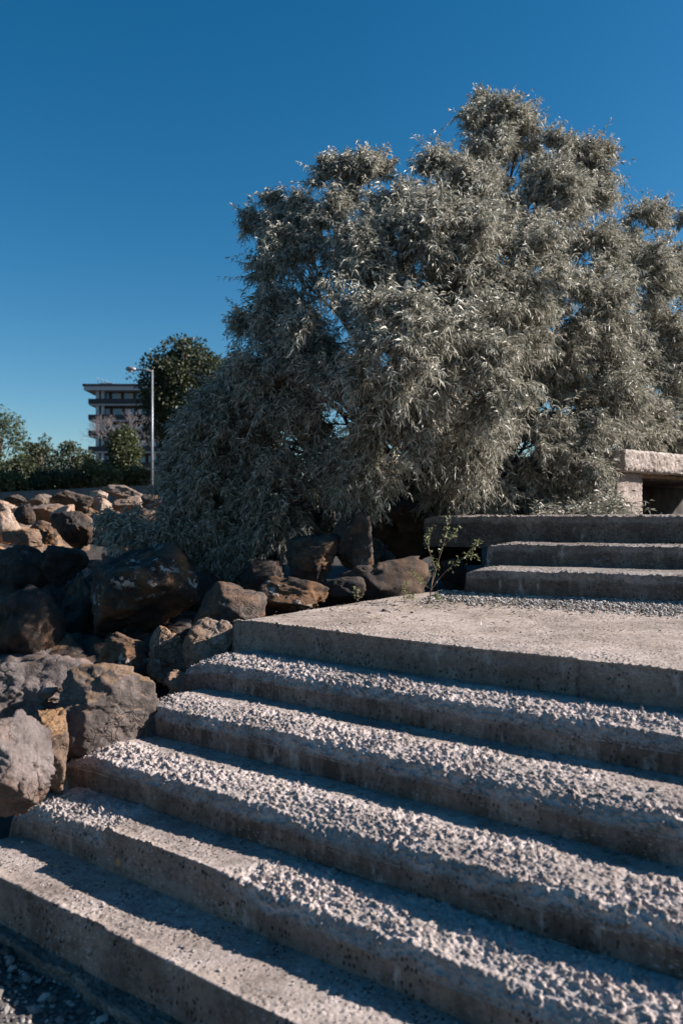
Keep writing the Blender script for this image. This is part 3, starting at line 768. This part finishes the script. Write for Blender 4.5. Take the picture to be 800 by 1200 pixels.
for (px, py, Y, r) in lobes:
    c = at(px, py, Y)
    c = c + np.array([0, .25 * r, 0])
    outd = unit(c - core)
    npr = int(27 * (r / .4) ** 1.95) + 4                    # sprays: bundles of shoots bursting from one twig end
    dn = unit(g.normal(size=(npr, 3)) + outd * .45 + np.array([0, -.25, .15]))
    rad = np.maximum(r - .10, .04) * g.uniform(.12, 1.0, npr) ** .45
    sc = c + dn * rad[:, None] * .9
    keep = fbm(sc * 2.4, 2, 91) > -.27
    sc, dn = sc[keep], dn[keep]; npr = len(sc)
    if npr == 0: continue
    per = 13
    start = np.repeat(sc, per, 0); d = np.repeat(dn, per, 0); ns = len(start)
    start = start + g.normal(size=(ns, 3)) * .028
    d = unit(d + g.normal(size=(ns, 3)) * .42)
    sl = g.uniform(.14, .34, ns) * (1.0 if r > .25 else .65)
    lng = g.random(ns) < .08; sl = np.where(lng, sl * 1.5, sl)
    sd = unit(d * 1.0 + outd * .25 + g.normal(size=(ns, 3)) * .15 + np.array([0, 0, .30]))
    m = 26
    t = np.linspace(.08, 1, m)
    pos = start[:, None, :] + sd[:, None, :] * (sl[:, None] * t[None])[..., None]
    sag = np.where(lng, .2, g.uniform(.12, .65, ns))
    pos[..., 2] -= sag[:, None] * sl[:, None] * t[None] ** 2
    tan = unit(sd[:, None, :] + np.array([0, 0, -1]) * (2 * sag[:, None] * t[None])[..., None])
    rnd = g.normal(size=pos.shape)
    ld = unit(tan * .8 + rnd * .75 + np.array([0, 0, -1]) * (.36 + .0 * t[None, :, None]))
    SB.append(pos.reshape(-1, 3)); SD.append(ld.reshape(-1, 3))
    ll = g.uniform(.044, .09, (ns, m)) * (1.05 - .35 * t[None] ** 3)
    SL.append(ll.ravel()); SW.append((ll * g.uniform(.12, .185, (ns, m))).ravel())
    for k in range(0, ns, 5):
        twigs.tube([pos[k, 0], pos[k, m // 2], pos[k, -1]], [.004, .003, .0015], 3)
SB, SD, SL, SW = map(np.concatenate, (SB, SD, SL, SW))
print("silver leaves", len(SB))
leaves_mesh('crown', SB - T0, SD, SL, SW, M_SILVER, tree, 5)
twigs.build('twigs', M_BARK, tree, off=T0)
# limbs
lm = MB(); stems = []
for k in range(7):
    a = k / 7 * 6.28 + .4
    stems.append((T0 + np.array([.18 * math.cos(a), .15 * math.sin(a), 0]), a))
for li, (px, py, Y, r) in enumerate(lobes):
    if r < .28: continue
    c = at(px, py, Y) + np.array([0, .3 * r, 0])
    b0, _ = stems[li % 7]
    mid1 = b0 * .65 + c * .35 + g.normal(size=3) * .12 + np.array([0, .25, .1 if c[2] > 1 else .35])
    mid2 = b0 * .3 + c * .7 + g.normal(size=3) * .12 + np.array([0, .15, .1])
    w = .028 + .022 * r
    lm.tube([b0, mid1, mid2, c], [w * 1.5, w, w * .6, .008], 7)
    for q in range(int(5 + 6 * r)):
        e = c + unit(g.normal(size=3)) * r * g.uniform(.5, .95)
        s0 = mid2 * .45 + c * .55
        lm.tube([s0, (s0 + e) / 2 + g.normal(size=3) * .05, e], [.011, .007, .003], 4)
lm.build('limbs', M_BARK, tree, True, off=T0)
tk = MB()
for k, (b, a) in enumerate(stems):
    if k % 2 == 0: tk.tube([b + np.array([0, 0, -.4]), b + np.array([.02, 0, .1]), b + np.array([.12 * math.cos(a), .1 * math.sin(a), .6])], [.16, .12, .08], 10)
tk.build('trunk', M_BARK, tree, True, off=T0)

nL = len(LITTER)
tag(leaves_mesh('leaf_litter', LITTER, unit(g.normal(size=(nL, 3)) * np.array([1, 1, .12])), g.uniform(.02, .05, nL), g.uniform(.004, .008, nL), mat_leaf("leaf_dry", (.12, .08, .05), (.34, .27, .18), .1), None, 9), 'dry fallen leaves scattered over the landing and the gravel strip', 'leaf litter', kind='stuff')
# leafy litter and low shoots lying on the topmost step
g = np.random.default_rng(33)
n = 1500
px = np.concatenate([g.uniform(625, 738, n // 2), g.normal(705, 22, n // 2)]); Yd = g.uniform(7.15, 7.75, n)
X = (px - 400) / F0 * Yd
hh = .03 + np.abs(g.normal(0, .055, n)) * (1 + 1.3 * np.exp(-((px - 712) / 22) ** 2))
base = np.stack([X, Yd, hh], -1)
dr = unit(g.normal(size=(n, 3)) * np.array([1, .8, .6]) + np.array([0, 0, .1]))
L = g.uniform(.05, .09, n)
sh_ = empty('fallen_branches', (2.35, 7.5, .03), 'sunlit heap of fallen silvery leaves and shoots on the topmost step, left of the shelter', 'branches')
leaves_mesh('leaves', base - np.array([2.35, 7.5, .03]), dr, L, L * .18, M_SILVER, sh_, 6)
tb = MB()
for k in range(26):
    p = base[g.integers(n)]; q = p + unit(g.normal(size=3) * np.array([1, .6, .25])) * .3; q[2] = max(q[2], .04)
    tb.tube([p, (p + q) / 2 + np.array([0, 0, .03]), q], [.004, .003, .002], 4)
tb.build('twigs', M_BARK, sh_, off=(2.35, 7.5, .03))

# ------------------------------------------------------------------ weeds by the landing's back edge
M_STEM = mat_plain("weed_stem", (.16, .10, .06), .7, .3, 20)
M_WLEAF = mat_leaf("leaf_weed", (.13, .14, .06), (.30, .31, .15), .35, .5, .4)
def weed(base, segs, label, seed, leafn=9, name='weed'):
    root = empty(name, tuple(base), label, 'plant', 'weeds at the back of the landing')
    g = np.random.default_rng(seed); mb = MB(); LB, LD, LL = [], [], []
    for pts, rad in segs:
        pts = [np.array(p, float) for p in pts]
        # smooth polyline
        out = []
        for i in range(len(pts) - 1):
            for t in np.linspace(0, 1, 5)[:-1]: out.append(pts[i] * (1 - t) + pts[i + 1] * t + g.normal(size=3) * .0025)
        out.append(pts[-1])
        mb.tube([p - base for p in out], list(np.linspace(rad, rad * .4, len(out))), 5)
        tot = len(out)
        for i in range(2, tot):
            for q in range(g.integers(3, 8) if i > tot * .3 else g.integers(0, 3)):
                p = out[i] + g.normal(size=3) * .012
                LB.append(p - base); LD.append(unit(g.normal(size=3) + np.array([0, 0, .5]))); LL.append(g.uniform(.012, .034))
    mb.build('stem', M_STEM, root, True)
    LL = np.array(LL)
    leaves_mesh('leaves', np.array(LB), np.array(LD), LL, LL * .5, M_WLEAF, root, seed, .15, .05)
    return root
YW = 5.35
def wp(px, py, dy=0): return at(px, py, YW + dy)
b = at(503, 706, 5.5); YW = 5.5
weed(b, [([wp(503, 707), wp(504, 694), wp(508, 672), wp(514, 655, -.03), wp(521, 632, -.05), wp(524, 615, -.05), wp(527, 602, -.06)], .0045),
         ([wp(505, 688), wp(511, 668, .05), wp(506, 655, .1), wp(501, 640, .12), wp(502, 626, .12), wp(506, 616, .12)], .0035),
         ([wp(504, 694), wp(515, 677, -.05), wp(530, 662, -.08), wp(541, 655, -.1), wp(556, 642, -.12), wp(560, 633, -.12)], .003),
         ([wp(504, 690), wp(494, 683, .03), wp(487, 677, .04), wp(482, 670, .04)], .0028),
         ([wp(520, 640, -.05), wp(530, 628, -.08), wp(537, 620, -.08)], .002),
         ([wp(541, 655, -.1), wp(549, 650, -.1), wp(556, 655, -.1)], .002),
         ([wp(504, 698), wp(512, 697, -.04), wp(514, 703, -.04)], .002)],
     'tall spindly weed with reddish stem and tiny yellow-green leaves behind the landing', 1)
b = at(474, 704, 5.6); YW = 5.6
weed(b, [([wp(474, 704), wp(473, 693), wp(474, 682)], .0025), ([wp(474, 703), wp(480, 698), wp(484, 702)], .002)],
     'short green weed sprout just left of the tall spindly weed', 2, name='weed')
b = at(419, 702, 5.7); YW = 5.7
weed(b, [([wp(419, 704), wp(418, 698), wp(417, 690)], .002)], 'single tiny sprout at the back left corner of the landing', 3)

# ------------------------------------------------------------------ parapet wall
M_PAR = mat_plain("parapet_concrete", (.12, .112, .11), .9, .2, 1.5)
pw = MB()
q0, q1 = WA - np.array([*(wdir * 3), 0]), WB + np.array([*(wdir * 60), 0])
n3 = np.array([*wnrm, 0]) * .3
ztop = (WA[2] + WB[2]) / 2
ztop = WA[2]
V = []
for q in (q0, q1):
    for off in (0, 1):
        for z in (-.6, ztop): V.append((q[0] + n3[0] * off, q[1] + n3[1] * off, z))
pw.add(V, [(0, 1, 5, 4), (2, 6, 7, 3), (1, 3, 7, 5), (0, 2, 3, 1), (4, 5, 7, 6)])
tag(pw.build('parapet', M_PAR), 'long low grey parapet wall above the sunlit rocks', 'wall')

# ------------------------------------------------------------------ street lamp
M_GALV = mat_plain("galvanised_steel", (.22, .22, .23), .45, .12, 6, metal=.3)
LY = 44.0
lb_ = at(178, 600, LY); lb_[2] = .1
lampo = empty('street_lamp', tuple(lb_), 'tall grey steel street lamp with one short arm, behind the parapet beside the silver tree', 'street lamp')
top = at(178, 433, LY) - lb_
mb = MB(); mb.tube([(0, 0, 0), (0, 0, top[2])], [.085, .06], 12); mb.build('pole', M_GALV, lampo, True)
mb = MB(); mb.tube([(0, 0, 0), (0, 0, .25)], [.2, .2], 14); mb.build('base', M_GALV, lampo, True)
hd = at(157, 432.5, LY) - lb_
mb = MB(); mb.tube([(0, 0, top[2] - .08), (-.4, 0, top[2] + .0), tuple(hd)], [.06, .05, .045], 8); mb.build('arm', M_GALV, lampo, True)
mb = MB(); mb.tube([hd + np.array([.1, 0, .0]), hd + np.array([-.12, 0, .02]), hd + np.array([-.35, 0, .03]), hd + np.array([-.48, 0, .02])], [.07, .15, .15, .06], 12); mb.build('lamp_head', M_GALV, lampo, True)
mb = MB(); mb.tube([hd + np.array([-.08, 0, -.08]), hd + np.array([-.35, 0, -.08])], [.09, .09], 10); mb.build('lens', mat_plain("lamp_glass", (.7, .72, .72), .2, .05), lampo, True)

# ------------------------------------------------------------------ background trees
def bg_tree(px, pytop, pybot, wpx, Y, mats, label, seed, zbase=.1, leaf=.22, nclump=70, dens=60, name='tree', trunk_r=.25, shape=1.0):
    g = np.random.default_rng(seed)
    c = at(px, (pytop + pybot) / 2, Y); rx = wpx / F0 * Y / 2; rz = (pybot - pytop) / F0 * Y / 2
    base = np.array([c[0], Y, zbase])
    root = empty(name, tuple(base), label, 'tree', 'trees beyond the parapet')
    d = unit(g.normal(size=(nclump, 3)))
    cl = c + d * (g.uniform(.25, 1, nclump) ** .5)[:, None] * np.array([rx, rx * .9, rz]) * .86
    cr = min(rx, rz) * g.uniform(.16, .36, nclump)
    LB, LD = [], []
    for q, r in zip(cl, cr):
        n = dens
        v = unit(g.normal(size=(n, 3))); p = q + v * (r * g.uniform(.3, 1, n) ** .5)[:, None] * np.array([1, 1, .75])
        LB.append(p); LD.append(v + g.normal(size=(n, 3)) * .6)
    LB = np.concatenate(LB); LD = np.concatenate(LD); L = g.uniform(.6, 1.3, len(LB)) * leaf
    leaves_mesh('crown', LB - base, LD, L, L * .62, mats, root, seed, .15, .1)
    mb = MB(); h = c[2] - zbase
    mb.tube([(0, 0, -.3), (g.normal() * .1, 0, h * .5), (g.normal() * .2, 0, h + rz * .4)], [trunk_r, trunk_r * .75, trunk_r * .3], 8)
    mb.build('trunk', M_BARK, root, True)
    lb = MB()
    for q in cl[::3]:
        lb.tube([(0, 0, max(h * .35, (q[2] - zbase) * .5)), (q - base) * np.array([.5, .5, .85]), q - base], [trunk_r * .4, trunk_r * .22, trunk_r * .08], 5)
    lb.build('limbs', M_BARK, root, True)
    return root
M_GREEN = mat_leaf("leaf_green", (.035, .05, .018), (.10, .115, .045), .25, .5, .35)
M_DKGREEN = mat_leaf("leaf_dark_green", (.025, .035, .016), (.065, .075, .032), .2, .5, .35)
M_OLIVE = mat_leaf("leaf_olive", (.07, .075, .03), (.16, .15, .065), .3, .5, .35)
bg_tree(-2, 468, 575, 78, 62, M_GREEN, 'tall olive-green tree at the left edge beyond the parapet', 101, nclump=80)
bg_tree(48, 503, 578, 50, 66, M_DKGREEN, 'dark tree with a flat tufted top, right of the tall left edge tree', 102)
bg_tree(86, 515, 580, 66, 58, M_DKGREEN, 'low broad green tree in front of the left corner of the apartment block', 103)
bg_tree(20, 535, 582, 60, 54, M_DKGREEN, 'low dark bushy tree beneath the two left trees', 104)
bg_tree(146, 494, 582, 50, 60, M_GREEN, 'dense green tree in front of the apartment block, left of the lamp post', 105, nclump=90)
bg_tree(112, 540, 584, 70, 50, M_OLIVE, 'low sunlit olive tree just behind the parapet, below the apartment block', 106)
bg_tree(160, 545, 584, 60, 52, M_OLIVE, 'low olive tree at the foot of the lamp post', 108)
for q, (px_, sd_, lb_x) in enumerate([(300, 121, 'added dark tree mass filling the left gaps of the silver tree'), (400, 122, 'added dark tree filling the gaps left of the silver tree trunk'), (500, 123, 'added dark tree directly behind the silver tree trunk'), (600, 124, 'added dark tree filling the gaps right of the silver tree trunk'), (700, 125, 'added dark tree behind the lower right of the silver tree, left of the shelter'), (800, 126, 'added dark tree behind the concrete shelter')]):
    bg_tree(px_, 520, 604, 118, 52, M_DKGREEN, lb_x, sd_, nclump=60)  # unseen trees, added to darken the bright gaps in the silver crown
bg_tree(64, 548, 586, 80, 49, M_DKGREEN, 'low dark bush behind the parapet between the left edge and the low olive trees', 109, nclump=60)
bg_tree(8, 552, 588, 70, 47, M_GREEN, 'low green bush behind the parapet at the left edge, in front of the house', 110, nclump=50)
bg_tree(268, 400, 540, 90, 51, M_DKGREEN, 'dark tree between the round-crowned dark tree and the silver tree', 111, nclump=90, dens=80)
bg_tree(216, 392, 530, 118, 48, M_DKGREEN, 'big dark round-crowned tree behind the lamp post and the silver tree', 107, nclump=210, dens=110, trunk_r=.4)
# bare pinkish tree
g = np.random.default_rng(55)
BB = at(147, 600, 75); BB[2] = .1
bt = empty('bare_tree', tuple(BB), 'leafless pale pinkish tree in front of the apartment block', 'tree', 'trees beyond the parapet')
mb = MB(); M_PINK = mat_plain("bare_twigs", (.20, .17, .165), .9, .2)
def grow(p, d, L, r, lv):
    q = p + d * L
    mb.tube([tuple(p), tuple((p + q) / 2 + g.normal(size=3) * L * .05), tuple(q)], [r, r * .8, r * .6], 5)
    if lv == 0: return
    for k in range(3 + (lv < 3)):
        nd = unit(d + g.normal(size=3) * .52 + np.array([0, 0, .12]))
        grow(q, nd, L * g.uniform(.62, .85), r * .55, lv - 1)
grow(np.array([0, 0, 0.]), np.array([0, 0, 1.]), 4.6, .16, 1) if False else None
tp = np.array([0, 0, 6.0]); mb.tube([(0, 0, 0), (.1, 0, 3), tuple(tp)], [.2, .16, .14], 7)
mb.build('trunk', M_PINK, bt, True); mb = MB()
for k in range(6): grow(tp, unit(np.array([g.normal() * .7, g.normal() * .5, 1.0])), 1.5, .09, 4)
mb.build('branches', M_PINK, bt, True)

# ------------------------------------------------------------------ apartment block
BY = 148.0
bl = at(104, 600, BY); bz = .1; bl[2] = bz
block = empty('apartment_block', tuple(bl), 'dark flat-roofed apartment block with pale balcony edges, far behind the trees on the left', 'building')
M_SLAB = mat_plain("balcony_edge_paint", (.42, .43, .46), .8, .06)
M_WALLD = mat_plain("facade_dark", (.05, .04, .042), .8, .15)
M_RAIL = mat_plain("railing_dark", (.035, .03, .035), .5, .1)
M_GLASS, n_, l_, b_ = nodes("window_glass", .08, .8); b_.inputs['Base Color'].default_value = (.16, .25, .33, 1)
M_ROOFD = mat_plain("roof_fascia", (.09, .07, .075), .8, .1)
M_CURT = mat_plain("curtain_pale", (.42, .40, .42), .9, .1)
ftop = (HZ - 455) / F0 * BY                          # underside of roof slab over the eye
FH = 3.03; BW, BD = 26.0, 14.0
zr = ftop - bz
mb = MB(); mb.box(1.1, BW, 1.6, BD, 0, zr - .4); mb.build('wall', M_WALLD, block)
mb = MB(); mb.box(-.8, BW + .6, -.7, BD + .6, zr - .4, zr + .35); rf = mb.build('roof', M_SLAB, block)
mb = MB(); mb.box(-1.0, BW + .8, -.9, BD + .8, zr + .352, zr + .75); mb.build('fascia', M_ROOFD, rf)
nfl = int(zr // FH)
for k in range(nfl):
    zf = zr - .4 - FH * (k + 1) + .25
    if zf < .5: break
    mb = MB(); mb.box(0, BW, -.0, BD - .5, zf, zf + .30); sl = mb.build('balcony', M_SLAB, block)
    mb = MB(); mb.box(-.12, BW + .1, -.12, -.04, zf + .25, zf + 1.22); mb.box(-.12, -.04, -.04, 6.0, zf + .25, zf + 1.22); mb.build('railing', M_RAIL, sl)
    x = 1.6 + (k % 2) * .2
    while x < BW - 2.2:
        w = 1.7
        fr = MB(); z0 = zf + .302; z1 = zf + 2.55
        fr.box(x, x + .08, 1.50, 1.6, z0, z1); fr.box(x + w - .08, x + w, 1.50, 1.6, z0, z1)
        fr.box(x + .08, x + w - .08, 1.50, 1.6, z1 - .08, z1); fr.box(x + w / 2 - .04, x + w / 2 + .04, 1.50, 1.6, z0, z1 - .08)
        wo = fr.build('window', M_SLAB, block)
        gm = MB(); gm.box(x + .082, x + w - .082, 1.545, 1.565, z0, z1 - .082); gm.build('pane', M_GLASS, wo)
        if int(x * 10) % 3 == 0:
            cu = MB(); cu.box(x + w / 2 + .05, x + w - .1, 1.51, 1.535, z0, z1 - .1); cu.build('curtain', M_CURT, wo)
        x += 2.35
mb = MB(); mb.box(1.15, 1.75, .35, .95, 0, zr - .4); mb.build('column', M_SLAB, block)
mb = MB(); mb.box(2.2, 2.7, .4, .9, 0, zr - .4); mb.build('column', M_SLAB, block)
mb = MB(); mb.box(12.0, 12.6, .35, .95, 0, zr - .4); mb.build('column', M_SLAB, block)
mb = MB()
for k in range(5): mb.tube([(1.0 + k * .8, 2.5, zr + .75), (1.0 + k * .8 - .2, 2.5, zr + 2.6 - k * .28)], .05, 5)
mb.tube([(.8, 2.5, zr + 2.3), (4.2, 2.5, zr + 1.2)], .05, 5); mb.box(1.2, 3.8, 2.45, 2.55, zr + .752, zr + 1.5)
mb.build('rooftop_frame', M_CURT, block)

# small white house at the left edge
HB = at(0, 590, 70); HB[2] = .1
hs_ = empty('house', tuple(HB), 'small white house with a low brown roof, half hidden by trees at the left edge', 'house')
mb = MB(); mb.box(-6, .7, 0, 6, 0, 2.6); mb.build('wall', mat_plain("house_render", (.62, .6, .6), .9, .08), hs_)
mb = MB(); mb.add([(-6.4, -.4, 2.6), (1.1, -.4, 2.6), (1.1, 6.4, 2.6), (-6.4, 6.4, 2.6), (-5, 3, 3.9), (-.3, 3, 3.9)], [(0, 1, 5, 4), (1, 2, 5), (2, 3, 4, 5), (3, 0, 4), (0, 3, 2, 1)])
mb.build('roof', mat_plain("house_tiles", (.14, .075, .055), .9, .2), hs_)
for x in (-1.6, -.4):
    mb = MB(); mb.box(x, x + .75, -.05, -.003, 1.0, 2.1); mb.build('window', M_GLASS, hs_)
